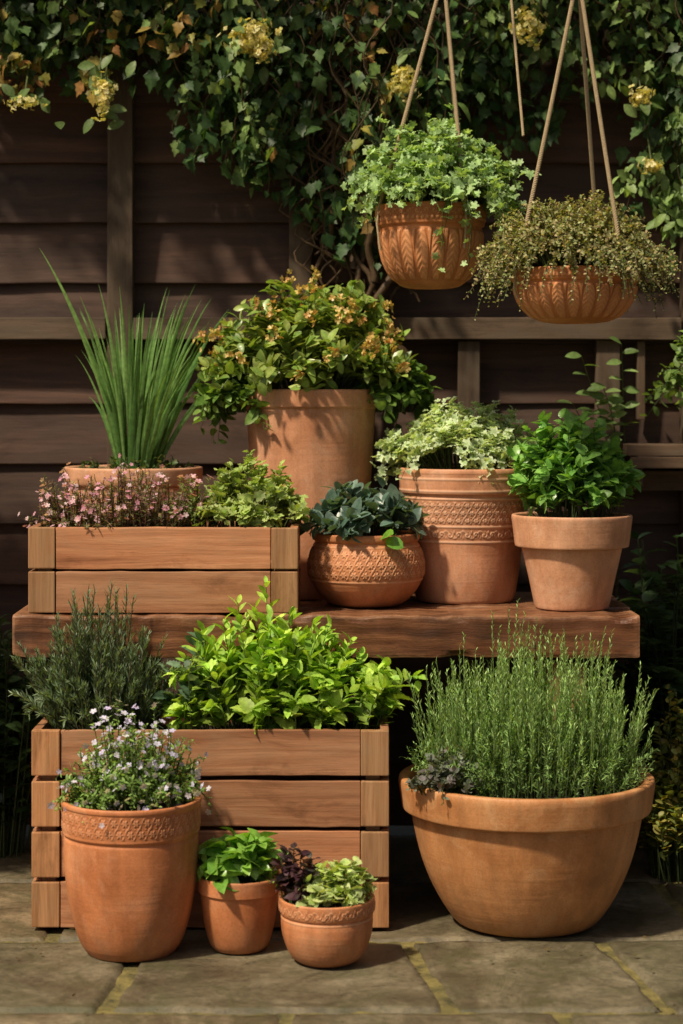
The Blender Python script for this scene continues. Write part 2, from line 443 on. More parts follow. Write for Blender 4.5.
def rel_line(th, v, H, R0, n): return sstep(0, .35 * H, v) * sstep(H, .65 * H, v)
def rel_bead(th, v, H, R0, n):
    a = (th * n / (2 * PI)) % 1. - .5
    r = np.hypot(a * 2, (v / H - .5) * 2); return sstep(.95, .3, r)

def pot(name, loc, outer, th, mat, soil_drop=.02, reliefs=(), nth=200, step=.006, irr=.004, parent=None):
    rt, zt = outer[-1]
    ctrl = [(0.001, .004), (outer[0][0] * .9, .004), (outer[0][0] * .97, 0)] + list(outer) + [(rt - th * .25, zt + .002), (rt - th * .9, zt), (rt - th * 1.05, zt - .006), (rt - th * 1.3, zt - soil_drop - .02)]
    p = resample(chaikin(ctrl, 2), step)
    if reliefs: nth = 640
    m = len(p); th_ = np.arange(nth) / nth * 2 * PI
    ipk = int(np.argmax(p[:, 1]))
    TH, Z = np.meshgrid(th_, p[:, 1]); R = np.repeat(p[:, :1], nth, 1)
    Hh = np.zeros_like(R); CV = np.zeros_like(R)
    outerm = (np.arange(m) <= ipk)[:, None] & np.ones_like(R, bool)
    for fn, z0, z1, amp, n in reliefs:
        mask = outerm & (Z >= z0) & (Z <= z1)
        R0 = float(np.interp((z0 + z1) / 2, p[:ipk + 1, 1], p[:ipk + 1, 0]))
        h = np.where(mask, fn(TH, Z - z0, z1 - z0, R0, n), 0)
        R = R + h * amp; Hh = np.maximum(Hh, h)
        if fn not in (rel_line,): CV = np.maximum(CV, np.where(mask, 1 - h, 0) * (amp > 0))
    sd = rng.uniform(0, 6, 3)
    R = R * (1 + irr * (np.sin(2 * TH + sd[0]) * .5 + .35 * np.sin(3 * TH + sd[1] + Z * 9) + .3 * np.sin(Z * 60 + sd[2])))
    Z2 = Z + irr * .4 * R * np.sin(TH + sd[1])
    V = np.stack([R * np.cos(TH), R * np.sin(TH), Z2], -1).reshape(-1, 3)
    i = np.arange(m - 1)[:, None] * nth; j = np.arange(nth)[None]; j2 = (j + 1) % nth
    Fq = np.stack([i + j, i + j2, i + nth + j2, i + nth + j], -1).reshape(-1, 4)
    rs = rt - th * 1.1; nr = 14; ns = 48; SV = []; zs = zt - soil_drop
    for a in range(nr):
        for b in range(ns):
            r = rs * a / (nr - 1); an = b / ns * 2 * PI
            x, y = r * math.cos(an), r * math.sin(an)
            SV.append((x, y, zs + .008 * noise.noise(Vector((x * 40, y * 40, sd[0]))) + .012 * (1 - (r / rs) ** 2)))
    n0 = len(V); i = np.arange(nr - 1)[:, None] * ns; j = np.arange(ns)[None]; j2 = (j + 1) % ns
    Fs = np.stack([i + j, i + ns + j, i + ns + j2, i + j2], -1).reshape(-1, 4) + n0
    VV = np.concatenate([V, np.array(SV)])
    rel = np.concatenate([Hh.ravel(), np.zeros(len(SV))]); cv = np.concatenate([CV.ravel(), np.zeros(len(SV))])
    ob = make_mesh(name, VV, [Fq, Fs], [mat, M_SOIL], {'relief': ('FLOAT', rel), 'cavity': ('FLOAT', cv)},
                   fmat=[0] * len(Fq) + [1] * len(Fs))
    ob.location = loc; ob.rotation_euler = (0, 0, rng.uniform(0, 6))
    if parent: ob.parent = parent
    return ob

T_ORANGE = mat_terra('terracotta_orange', (.64, .255, .110), (.74, .44, .26), .35, .4, .4)
T_DEEP = mat_terra('terracotta_deep', (.61, .228, .092), (.72, .40, .235), .35, .45, .4)
T_PINK = mat_terra('terracotta_pink', (.66, .31, .17), (.78, .52, .36), .5, .3, .45)
T_PALE = mat_terra('terracotta_pale', (.70, .36, .21), (.80, .57, .41), .3, .15, .5)
T_BOWL = mat_terra('terracotta_weathered', (.60, .275, .11), (.70, .43, .22), .3, .4, .55)
T_BASK = mat_terra('terracotta_red', (.58, .215, .075), (.72, .38, .18), .4, .1, .2)

ZB = .637   # bench top
pot('tall_terracotta_pot', (-.424, .035, 0), [(.088, .0), (.106, .025), (.126, .1), (.134, .17), (.136, .23), (.1335, .236), (.1335, .238), (.138, .243), (.138, .246), (.138, .296), (.1415, .299), (.1415, .307)], .014, T_DEEP,
    reliefs=[(rel_floral, .250, .294, .0018, 40)], step=.002)
pot('small_terracotta_pot', (-.207, .055, 0), [(.052, 0), (.062, .012), (.074, .06), (.079, .11), (.079, .113), (.084, .117), (.084, .119), (.0855, .143), (.0855, .148)], .009, T_DEEP)
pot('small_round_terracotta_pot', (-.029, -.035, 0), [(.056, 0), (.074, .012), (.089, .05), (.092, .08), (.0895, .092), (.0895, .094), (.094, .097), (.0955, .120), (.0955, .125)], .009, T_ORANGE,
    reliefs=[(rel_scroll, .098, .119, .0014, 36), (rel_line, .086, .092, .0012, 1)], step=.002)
pot('terracotta_bowl_planter', (.393, .26, 0), [(.135, 0), (.155, .008), (.196, .07), (.228, .15), (.243, .222), (.244, .236), (.244, .238), (.262, .244), (.264, .247), (.270, .285), (.272, .300), (.270, .31)], .022, T_BOWL, .03, nth=320)
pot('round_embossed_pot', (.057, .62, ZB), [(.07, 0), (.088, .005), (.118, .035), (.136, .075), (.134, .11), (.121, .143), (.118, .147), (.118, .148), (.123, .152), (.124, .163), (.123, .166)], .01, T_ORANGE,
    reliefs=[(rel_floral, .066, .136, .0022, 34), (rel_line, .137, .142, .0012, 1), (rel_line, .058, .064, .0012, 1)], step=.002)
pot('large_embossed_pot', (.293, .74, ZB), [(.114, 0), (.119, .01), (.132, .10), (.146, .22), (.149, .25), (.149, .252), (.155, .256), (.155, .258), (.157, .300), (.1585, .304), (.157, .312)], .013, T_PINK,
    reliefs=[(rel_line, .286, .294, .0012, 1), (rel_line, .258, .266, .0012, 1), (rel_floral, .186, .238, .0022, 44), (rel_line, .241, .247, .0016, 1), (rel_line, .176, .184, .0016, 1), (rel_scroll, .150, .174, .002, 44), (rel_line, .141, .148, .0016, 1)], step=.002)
pot('classic_terracotta_pot', (.525, .56, ZB), [(.083, 0), (.086, .008), (.101, .08), (.114, .135), (.114, .138), (.114, .139), (.128, .140), (.130, .142), (.136, .195), (.1375, .205), (.137, .211)], .012, T_PALE)
pot('tall_back_pot', (-.074, .855, ZB), [(.118, 0), (.124, .02), (.140, .2), (.155, .42), (.156, .45), (.156, .452), (.162, .457), (.162, .459), (.164, .49), (.163, .497)], .012, T_PINK)
pot('grass_planter_pot', (-.504, .85, ZB), [(.112, 0), (.12, .02), (.14, .15), (.155, .26), (.155, .263), (.155, .265), (.166, .270), (.168, .305), (.167, .31)], .013, T_PALE)

# ------------------------------------------------------------------ crates and bench
def crate(name, x0, x1, y0, y1, z0, z1, rows, gap=.005, t=.018, bw=.06, seed=1):
    random.seed(seed); L = []; H = (z1 - z0 - gap * (rows - 1)) / rows
    for r in range(rows):
        zc = z0 + H / 2 + r * (H + gap); hh = H - .001
        for yc, s in ((y0 + t / 2, -1), (y1 - t / 2, 1)):
            L.append(dict(c=((x0 + x1) / 2 + random.uniform(-.001, .001), yc - s * .001, zc), s=(x1 - x0 - 2 * bw - .002, t - .002, hh), sub=16, rough=.0022, rnd=random.uniform(.2, .9)))
            for xc in (x0 + bw / 2, x1 - bw / 2):
                L.append(dict(c=(xc, yc + s * random.uniform(0, .002), zc + random.uniform(-.001, .001)), s=(bw - .001, t + .002, hh - .001), mat=1, rnd=random.uniform(.2, .9), bev=.0025))
        for xc in (x0 + t / 2, x1 - t / 2):
            L.append(dict(c=(xc, (y0 + y1) / 2, zc), s=(t, y1 - y0 - 2 * t - .006, hh), rnd=random.uniform(.1, .9)))
    for xc in (x0 + t + .016, x1 - t - .016):
        for yc in (y0 + t + .018, y1 - t - .018):
            L.append(dict(c=(xc, yc, (z0 + z1) / 2 - .006), s=(.03, .03, z1 - z0 - .016), mat=1))
    L.append(dict(c=((x0 + x1) / 2, (y0 + y1) / 2, z0 + .012), s=(x1 - x0 - 2 * t - .002, y1 - y0 - 2 * t - .008, .014)))
    ob = boards_mesh(name, L); ob.data.materials.append(M_CRATE); ob.data.materials.append(M_CRATE2)
    nx, ny = 60, 24; V = []; zs = z1 - .035
    for j in range(ny):
        for i in range(nx):
            x = x0 + t + .003 + (x1 - x0 - 2 * t - .006) * i / (nx - 1); y = y0 + t + .006 + (y1 - y0 - 2 * t - .012) * j / (ny - 1)
            V.append((x, y, zs + .014 * noise.noise(Vector((x * 22, y * 22, 3))) + .006 * noise.noise(Vector((x * 70, y * 70, 3)))))
    i = np.arange(nx - 1)[None]; j = np.arange(ny - 1)[:, None] * nx
    F = np.stack([j + i, j + i + 1, j + nx + i + 1, j + nx + i], -1).reshape(-1, 4)
    so = make_mesh('soil_fill', V, [F], [M_SOIL]); so.parent = ob
    return ob
crate('wooden_planter_crate', -.650, .100, .19, .50, .004, .418, 4, seed=3, gap=.009)
crate('wooden_planter_crate', -.693, -.096, .42, .675, ZB + .001, .829, 2, gap=.005, seed=9)

random.seed(21)
L = []
ys = [.40, .585, .765, .95]
for a, b in zip(ys[:-1], ys[1:]):
    L.append(dict(c=(-.034, (a + b) / 2, ZB - .048), s=(1.39 + random.uniform(-.01, .01), b - a - .004, .094), sub=110, sub2=6, rough=.0055, chip=2.6, bev=.007, rnd=random.uniform(.5, .9)))
for x in (-.6, .50):
    for y in (.47, .86): L.append(dict(c=(x, y, .266), s=(.085, .085, .525), bev=.004, rnd=.2))
    L.append(dict(c=(x, .665, .2), s=(.05, .30, .06), rnd=.2))
ob = boards_mesh('wooden_bench', L); ob.data.materials.append(M_BENCH)

# ------------------------------------------------------------------ fence
random.seed(4)
L = []; bh = .155
z = .02
while z < 2.55:
    for xa, xb in ((-3.6, -2.2), (-2.2, -.564), (-.564, .9), (.9, 2.4), (2.4, 3.8)):
        L.append(dict(c=((xa + xb) / 2, 1.165 + random.uniform(-.002, .002), z + bh / 2), s=(xb - xa - .003, .018, bh + .012), rot=(math.radians(-6.5 + random.uniform(-.6, .6)), 0, random.uniform(-.001, .001)),
                      rnd=random.uniform(.1, 1.), sub=16, rough=.0028, bev=.003))
    z += bh
for x in (-3.6, -2.2, -.564, .9, 2.4, 3.8):
    L.append(dict(c=(x, 1.118, 1.3), s=(.064, .055, 2.6), mat=1, rnd=random.uniform(.2, .5), sub=14, rough=.002))
L.append(dict(c=(-.105, 1.12, 1.48), s=(.058, .045, .36), mat=1, rnd=.3, sub=4, rough=.002))
for xa, xb in ((-2.165, -.60), (-.528, .864), (.936, 2.36)):
    L.append(dict(c=((xa + xb) / 2, 1.105, 1.292), s=(xb - xa, .05, .055), mat=1, rnd=random.uniform(.3, .6), sub=20, rough=.002))
L += [dict(c=(.325, 1.118, 1.16), s=(.055, .04, .20), mat=1, rnd=.4), dict(c=(.680, 1.118, 1.08), s=(.06, .04, .365), mat=1, rnd=.5), dict(c=(.765, 1.118, 1.16), s=(.02, .03, .20), mat=1, rnd=.7)]
ob = boards_mesh('wooden_fence', L); ob.data.materials.append(M_FENCE); ob.data.materials.append(M_RAIL)
L = [dict(c=(.905, 1.035, .985), s=(.39, .17, .028), mat=0, rnd=.8, sub=8, rough=.002), dict(c=(.905, .955, .955), s=(.38, .02, .028), mat=0, rnd=.9), dict(c=(.905, 1.095, .905), s=(.38, .03, .05), mat=0, rnd=.6),
     dict(c=(.74, 1.04, .93), s=(.022, .12, .075), rnd=.4), dict(c=(1.07, 1.04, .93), s=(.022, .12, .075), rnd=.4)]
ob = boards_mesh('wooden_wall_shelf', L); ob.data.materials.append(M_RAIL)
small = [(.04, 0), (.05, .04), (.056, .075), (.056, .077), (.061, .079), (.062, .095), (.061, .10)]
pot('shelf_terracotta_pot', (.955, 1.02, 1.001), small, .007, T_ORANGE)

# ------------------------------------------------------------------ ground
def grid_sheet(name, x0, x1, y0, y1, z, mat, nx=2, ny=2):
    V = [(x0 + (x1 - x0) * i / (nx - 1), y0 + (y1 - y0) * j / (ny - 1), z) for j in range(ny) for i in range(nx)]
    i = np.arange(nx - 1)[None]; j = np.arange(ny - 1)[:, None] * nx
    F = np.stack([j + i, j + i + 1, j + nx + i + 1, j + nx + i], -1).reshape(-1, 4)
    return make_mesh(name, V, [F], [mat])
grid_sheet('ground', -200, 200, -200, 200, -.03, M_GROUND)
random.seed(8)
V = []; Fq = []; RN = []; n0 = 0
rows = [-5.3, -4.7, -4.15, -3.6, -3.1, -2.55, -2.0, -1.4, -.88, -.36, .12, .62, 1.13]
joints = {8: [(-1.35, -1.33), (-.72, -.74), (-.12, -.10), (.42, .40), (.95, .97)], 9: [(-1.0, -1.02), (-.432, -.405), (.205, .135), (.60, .53), (1.15, 1.13)],
          10: [(-1.2, -1.2), (-.60, -.61), (.02, .02), (.76, .73), (1.3, 1.3)]}
gapj = .0055
for r in range(len(rows) - 1):
    ya, yb = rows[r], rows[r + 1]
    js = joints.get(r)
    if js is None:
        js = []; x = -1.4 + random.uniform(-.2, .2)
        while x < 1.3: js.append((x, x + random.uniform(-.02, .02))); x += random.uniform(.45, .75)
    xs = []; x = js[0][0] - .6
    while x > -4: xs.insert(0, (x, x)); x -= random.uniform(.5, .7)
    xs += js; x = js[-1][0] + .6
    while x < 4: xs.append((x, x)); x += random.uniform(.5, .7)
    for a, b in zip(xs[:-1], xs[1:]):
        n = 26; sd = random.uniform(0, 99); rv = random.random(); tx, ty = random.uniform(-.004, .004), random.uniform(-.004, .004)
        for j in range(n):
            for i in range(n):
                u, v = i / (n - 1), j / (n - 1)
                u = .5 - .5 * math.copysign(abs(1 - 2 * u) ** .6, 1 - 2 * u) if 0 < i < n - 1 else u
                v = .5 - .5 * math.copysign(abs(1 - 2 * v) ** .6, 1 - 2 * v) if 0 < j < n - 1 else v
                xa = a[0] + (a[1] - a[0]) * v + gapj; xb = b[0] + (b[1] - b[0]) * v - gapj
                y = ya + gapj + (yb - ya - 2 * gapj) * v; x = xa + (xb - xa) * u
                e = min(u * (xb - xa), (1 - u) * (xb - xa), v * (yb - ya), (1 - v) * (yb - ya))
                zz = -.002 + .0035 * noise.noise(Vector((x * 7, y * 7, sd))) + .002 * noise.noise(Vector((x * 24, y * 24, sd))) + tx * (u - .5) + ty * (v - .5)
                zz -= .008 * max(0, 1 - e / .014) ** 2
                if e < 1e-5: zz = -.026
                if e < .03:
                    x += .009 * noise.noise(Vector((x * 14, y * 14, sd + 5))); y += .009 * noise.noise(Vector((x * 14, y * 14, sd + 9)))
                V.append((x, y, zz)); RN.append(rv)
        for j in range(n - 1):
            for i in range(n - 1):
                q = n0 + j * n + i; Fq.append((q, q + 1, q + n + 1, q + n))
        n0 = len(V)
make_mesh('stone_paving', V, [np.array(Fq)], [M_STONE], {'rnd': ('FLOAT', RN)})
nx, ny = 300, 160
VV = []
for j in range(ny):
    for i in range(nx):
        x = -4.2 + 8.4 * i / (nx - 1); y = -5.4 + 6.55 * j / (ny - 1)
        VV.append((x, y, -.0105 + .007 * noise.noise(Vector((x * 25, y * 25, 1)))))
i = np.arange(nx - 1)[None]; j = np.arange(ny - 1)[:, None] * nx
make_mesh('joint_moss', VV, [np.stack([j + i, j + i + 1, j + nx + i + 1, j + nx + i], -1).reshape(-1, 4)], [M_JOINT])

F = Fol(); n = 150
O = np.stack([rng.uniform(-1.2, 1.2, n), rng.uniform(-.6, .9, n), np.full(n, .004)], 1)
T = np.stack([rng.normal(0, 1, n), rng.normal(0, 1, n), rng.normal(0, .1, n)], 1)
F.leaves(OVAL, O, T, np.array([[0, 0, 1.]]) + rng.normal(0, .15, (n, 3)), rng.uniform(.004, .015, n), rng.uniform(.003, .008, n), pick([(.18, .11, .04), (.08, .09, .03), (.05, .035, .02)], n), -.1)
F.build('fallen_leaves')

# ------------------------------------------------------------------ plants
UPV = np.array([0, 0, 1.])
F = Fol(); c = np.array([-.495, .85, .93])
def gblade(b, tip, w, col, sag=.0):
    t = np.linspace(0, 1, 14)[:, None]; P1 = np.array([b[0] * .55 + tip[0] * .45, b[1] * .55 + tip[1] * .45, b[2] * .3 + tip[2] * .7 + sag])
    P = (1 - t) ** 2 * b + 2 * t * (1 - t) * P1 + t ** 2 * tip
    a = rng.uniform(-.5, .5); F.blade(P, w, np.array([math.cos(a), math.sin(a), 0.]), col)
gc = [(.15, .30, .07), (.24, .40, .12), (.09, .20, .045), (.18, .33, .09)]
for i in range(95):
    a = rng.uniform(0, 2 * PI); q = math.sqrt(rng.uniform())
    b = c + np.array([math.cos(a) * .045 * q, math.sin(a) * .045 * q, 0])
    h = rng.uniform(.26, .56) * (1 - .3 * q)
    tip = b + np.array([math.cos(a) * .125 * q + rng.normal(0, .03) + .035, math.sin(a) * .12 * q, h])
    gblade(b, tip, rng.uniform(.007, .013), pick(gc, 1)[0], rng.uniform(0, .03))
gblade(c + [-.02, -.02, 0], np.array([-.725, .80, 1.475]), .016, (.22, .38, .10), -.02)
gblade(c + [-.02, 0, 0], np.array([-.63, .82, 1.36]), .012, (.18, .32, .08), -.02)
gblade(c + [.03, 0, 0], np.array([-.335, .80, 1.28]), .010, (.18, .32, .08), .03)
gblade(c + [.03, -.02, 0], np.array([-.34, .80, 1.12]), .008, (.15, .28, .07), .08)
bush(F, (-.504, .85, .925), .12, .14, .05, 60, 6, .018, .012, OVAL, [(.05, .09, .02), (.12, .13, .05)])
F.build('ornamental_grass_plant')

F = Fol()
SH = [(.10, .19, .035), (.18, .29, .06), (.25, .32, .08)]
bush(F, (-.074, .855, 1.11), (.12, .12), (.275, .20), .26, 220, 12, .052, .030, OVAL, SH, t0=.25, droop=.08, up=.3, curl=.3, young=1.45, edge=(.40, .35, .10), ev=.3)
P, A = bush(F, (-.074, .83, 1.13), (.1, .1), (.27, .21), .255, 60, 4, .028, .017, OVAL, SH, t0=.85, droop=.06, up=.6, hj=(.85, 1.08))
for k in range(9):
    flowers(F, P + rng.normal(0, .009, P.shape), A + rng.normal(0, .6, A.shape), .0085, 4, [(.66, .46, .14), (.70, .52, .20), (.60, .32, .12)], None, .8, .5)
bush(F, (-.25, .80, 1.08), (.05, .05), (.12, .1), .10, 50, 9, .045, .026, OVAL, SH[:2], droop=.13, up=.1)
bush(F, (.13, .84, 1.08), (.05, .05), (.13, .1), .12, 50, 9, .045, .026, OVAL, SH[:2], droop=.08, up=.1)
F.build('flowering_shrub', M_GLOSS)

F = Fol()
P, A = bush(F, (-.50, .54, .795), (.18, .09), (.21, .13), .135, 330, 26, .013, .0035, NEED, [(.18, .14, .06), (.11, .16, .06), (.24, .12, .09), (.16, .20, .07)], t0=.1, stemc=(.14, .08, .05), hj=(.35, 1.2), flat=.75, out=.9)
sel = (rng.uniform(0, 1, len(P)) < .55) & (P[:, 2] > .84); P = P[sel]; A = A[sel]
for k in range(4):
    flowers(F, P + rng.normal(0, .007, P.shape) - UPV * .006 * k, A + rng.normal(0, .5, A.shape), .0062, 5, [(.68, .32, .44), (.76, .48, .56), (.80, .62, .66), (.62, .28, .38)], None)
F.build('pink_heather_plant')
F = Fol()
bush(F, (-.20, .54, .80), (.09, .08), (.135, .12), .165, 105, 9, .032, .028, GERAN, [(.26, .39, .08), (.35, .48, .13), (.17, .29, .05)], t0=.3, droop=.05, edge=(.50, .38, .26), ev=.3, young=1.4)
P, A = bush(F, (-.33, .54, .80), (.05, .08), (.07, .1), .13, 30, 10, .020, .012, OVAL, [(.22, .3, .08), (.3, .36, .14)], t0=.3)
flowers(F, P[:24] + UPV * .006, A[:24], .010, 5, [(.75, .38, .48), (.72, .5, .54)])
F.build('geranium_plant')

F = Fol()
bush(F, (.057, .61, .79), (.075, .075), (.165, .13), .12, 60, 8, .050, .032, OVAL, [(.035, .075, .055), (.06, .115, .085), (.10, .155, .12)], t0=.3, droop=.05, up=.3, curl=.2, young=1.6, edge=(.22, .29, .25), ev=.35)
F.leaves(ROUND, np.array([[.09, .50, .80], [.10, .49, .795]]), np.array([[.3, -.5, .25], [.7, -.3, -.2]]), np.array([[0, -.6, .6], [0, -.7, .6]]), .042, .034, np.array([[.16, .34, .04], [.12, .28, .04]]))
F.build('dark_leaf_herb_plant', M_GLOSS)

F = Fol()
bush(F, (.285, .74, .93), (.11, .11), (.215, .17), .165, 200, 9, .031, .033, PARS, [(.34, .50, .20), (.44, .58, .30), (.26, .42, .14)], t0=.4, droop=.07, up=.2, along=.3, edge=(.80, .86, .66), ev=.72, young=1.15, rn=.3)
F.build('variegated_pelargonium_plant')

F = Fol()
bush(F, (.535, .56, .83), (.085, .085), (.145, .13), .235, 110, 11, .046, .030, SERR, [(.10, .24, .045), (.17, .35, .07), (.23, .42, .10)], t0=.2, droop=.05, up=.25, curl=.3, young=1.35)
F.leaves(OVAL, np.array([[.585, .55, 1.02], [.52, .55, 1.04]]), np.array([[.3, 0, 1.], [-.1, 0, 1]]), np.array([[0, -1., .2], [0, -1, .2]]), .05, .022, np.array([[.16, .34, .05], [.14, .3, .05]]))
F.build('mint_plant', M_GLOSS)

F = Fol()
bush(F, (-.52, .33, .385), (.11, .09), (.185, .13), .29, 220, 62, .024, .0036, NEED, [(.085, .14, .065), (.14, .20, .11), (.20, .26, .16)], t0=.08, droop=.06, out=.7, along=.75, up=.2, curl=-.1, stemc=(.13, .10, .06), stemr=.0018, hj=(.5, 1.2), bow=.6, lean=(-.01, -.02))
F.build('rosemary_plant')
F = Fol()
LB = [(.29, .45, .06), (.40, .54, .09), (.19, .34, .045)]
bush(F, (-.11, .32, .385), (.20, .10), (.255, .13), .25, 120, 11, .050, .030, SERR, LB, t0=.15, droop=.06, up=.2, curl=.3, young=1.45, hj=(.45, 1.1), flat=.8, stemc=(.18, .24, .06), stemr=.0017)
bush(F, (-.15, .32, .40), (.12, .07), (.22, .10), .27, 50, 11, .048, .021, OVAL, LB, t0=.3, young=1.5, hj=(.75, 1.08), up=.45, out=.6)
bush(F, (-.32, .30, .40), (.03, .03), (.07, .07), .20, 12, 6, .045, .028, SERR, [(.10, .18, .10), (.17, .25, .16)], t0=.3)
F.build('lemon_balm_plant')

F = Fol()
P, A = bush(F, (-.424, .035, .29), (.105, .10), (.155, .13), .175, 330, 14, .014, .0065, OVAL, [(.20, .33, .08), (.28, .42, .11), (.14, .25, .05)], t0=.15, droop=.06, young=1.3, hj=(.4, 1.12))
for k in range(2):
    sel = rng.uniform(0, 1, len(P)) < .6
    flowers(F, P[sel] + rng.normal(0, .010, P[sel].shape) + UPV * .004, A[sel] + rng.normal(0, .5, A[sel].shape) + np.array([0, -.4, .5]), .0070, 5, [(.64, .60, .86), (.58, .50, .82), (.76, .74, .90)], (.6, .55, .3), .75)
F.build('lilac_flowering_plant')

F = Fol()
bush(F, (-.205, .05, .135), (.045, .045), (.092, .085), .09, 40, 6, .048, .038, CUPPED, [(.22, .41, .06), (.31, .52, .10), (.14, .30, .045)], t0=.35, droop=.05, up=.2, curl=.5, young=1.25)
F.build('basil_plant', M_GLOSS)
F = Fol()
bush(F, (-.085, -.035, .115), (.03, .04), (.05, .06), .095, 32, 7, .028, .020, SERR, [(.06, .022, .035), (.10, .045, .05), (.04, .035, .03)], t0=.35, droop=.03, up=.2, curl=.4)
bush(F, (-.015, -.05, .115), (.05, .045), (.080, .065), .078, 60, 7, .026, .022, ROUND, [(.36, .48, .12), (.48, .56, .22), (.24, .38, .08)], t0=.35, droop=.035, up=.25, curl=.4, edge=(.75, .75, .48), ev=.4)
F.build('variegated_mint_plant')

F = Fol()
LV = [(.18, .32, .09), (.27, .42, .13), (.35, .48, .18)]
bush(F, (.400, .25, .28), (.215, .14), (.255, .165), .325, 480, 44, .015, .0030, NEED, LV, t0=.1, droop=.0, out=.6, along=.7, up=.2, curl=0., stemc=(.18, .26, .08), stemr=.0012, hj=(.5, 1.1), flat=.72, bow=.6, young=1.45)
bush(F, (.400, .22, .285), (.215, .16), (.265, .19), .17, 330, 20, .013, .0032, NEED, LV[:2], t0=.1, out=.7)
F.build('lavender_plant')
F = Fol()
bush(F, (.215, .12, .30), (.055, .045), (.090, .08), .085, 90, 9, .017, .012, ROUND, [(.08, .10, .07), (.16, .19, .13), (.11, .08, .09)], t0=.2, droop=.05, edge=(.33, .36, .30), ev=.35)
F.build('creeping_thyme_plant')

# ------------------------------------------------------------------ hanging baskets
def rope(F, a, b, r=.0026, turns=42):
    a = np.array(a); b = np.array(b); d = norm(b - a); u = norm(np.cross(d, np.array([.1, 1, .2]))); w = np.cross(d, u)
    m = 420; t = np.linspace(0, 1, m)[:, None]
    for k in range(3):
        ph = t * turns * 2 * PI + k * 2 * PI / 3
        P = a + (b - a) * t + (u * np.cos(ph) + w * np.sin(ph)) * r * .95 + np.array([0, 0, -.006]) * np.sin(PI * t)
        F.tube(P, r, r, (1, 1, 1), 5)
def basket(x, y, zr, H, prof, rel, apex, azs, rr):
    e = bpy.data.objects.new('hanging_basket', None); COL.objects.link(e); e.location = (x, y, zr - H)
    pot('basket_bowl', (0, 0, 0), prof, .009, T_BASK, .015, rel, step=.0024, parent=e)
    F = Fol(); ap = np.array(apex) - np.array([x, y, zr - H])
    for az in azs:
        a = np.array([math.cos(az) * rr, math.sin(az) * rr, H - .012])
        rope(F, a, ap)
        q = [a, a + np.array([math.cos(az) * .004, math.sin(az) * .004, -.03]), a * np.array([.97, .97, 0]) + np.array([0, 0, H * .45])]
        F.tube(q, .003, .003, (1, 1, 1), 6)
    F.tube([ap + UPV * z for z in (-.03, -.02, 0, .02, .03)], .009, .008, (1, 1, 1), 8)
    rope(F, ap + UPV * .02, ap + np.array([0, 0, 2.45 - apex[2]]), .004, 20)
    o = F.build('rope_hanger', M_ROPE); o.parent = e
    B = Fol(); t = np.linspace(0, 1, 16)
    top = ap + np.array([0, 0, 2.455 - apex[2]]); yb = 1.085 - y
    B.tube([top, top + np.array([0, (yb - top[1]) * .5, .012]), np.array([top[0], yb, top[2] + .012])], .006, .006, (1, 1, 1), 8)
    B.tube(np.stack([np.full(16, top[0]), yb - (yb - top[1]) * .7 * t, top[2] - .22 * (1 - t) ** 2 + .008], 1), .004, .004, (1, 1, 1), 8)
    B.tube([np.array([top[0], yb, top[2] + .05]), np.array([top[0], yb, top[2] - .26])], .008, .008, (1, 1, 1), 8)
    o = B.build('iron_bracket', M_IRON); o.parent = e
    return e
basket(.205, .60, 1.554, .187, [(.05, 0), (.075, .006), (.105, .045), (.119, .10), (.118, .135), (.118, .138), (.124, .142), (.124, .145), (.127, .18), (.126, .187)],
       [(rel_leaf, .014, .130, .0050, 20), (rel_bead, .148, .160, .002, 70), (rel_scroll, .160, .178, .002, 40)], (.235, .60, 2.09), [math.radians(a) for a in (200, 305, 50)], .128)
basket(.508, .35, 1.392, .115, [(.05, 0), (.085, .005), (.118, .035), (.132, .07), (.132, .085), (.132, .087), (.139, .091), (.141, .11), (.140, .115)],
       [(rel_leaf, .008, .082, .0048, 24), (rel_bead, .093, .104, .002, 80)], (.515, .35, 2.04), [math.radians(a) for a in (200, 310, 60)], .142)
F = Fol(); rope(F, (.42, .62, 1.72), (.40, 1.0, 2.40), .0018, 40); F.build('hanging_cord', M_ROPE)

F = Fol()
bush(F, (.215, .60, 1.54), (.09, .09), (.215, .19), .20, 220, 11, .034, .034, PARS, [(.27, .43, .15), (.37, .53, .22), (.18, .32, .10)], t0=.25, droop=.12, up=.3, edge=(.52, .62, .38), ev=.35, young=1.3, hj=(.6, 1.15))
bush(F, (.30, .56, 1.54), (.06, .06), (.12, .12), .10, 60, 9, .032, .032, PARS, [(.24, .38, .13), (.34, .48, .2)], t0=.25, droop=.16, up=.2, edge=(.5, .6, .35), ev=.35)
F.build('trailing_geranium_plant')
F = Fol()
OG = [(.26, .27, .10), (.37, .37, .18), (.18, .23, .07), (.40, .30, .16)]
bush(F, (.508, .35, 1.375), (.11, .11), (.225, .20), .17, 680, 22, .012, .008, OVAL, OG, t0=.25, droop=.10, up=.3, young=1.3, stemc=(.16, .12, .06), hj=(.75, 1.08))
bush(F, (.508, .33, 1.375), (.12, .12), (.215, .19), .15, 320, 14, .010, .007, OVAL, OG + [(.46, .42, .25)], t0=.5, droop=.13, up=.3, qmin=.35)
F.build('oregano_plant')
F = Fol()
bush(F, (.955, 1.02, 1.09), (.04, .04), (.20, .10), .20, 70, 9, .036, .024, OVAL, [(.12, .20, .05), (.20, .30, .08)], t0=.3, droop=.10)
F.build('broadleaf_pot_plant')

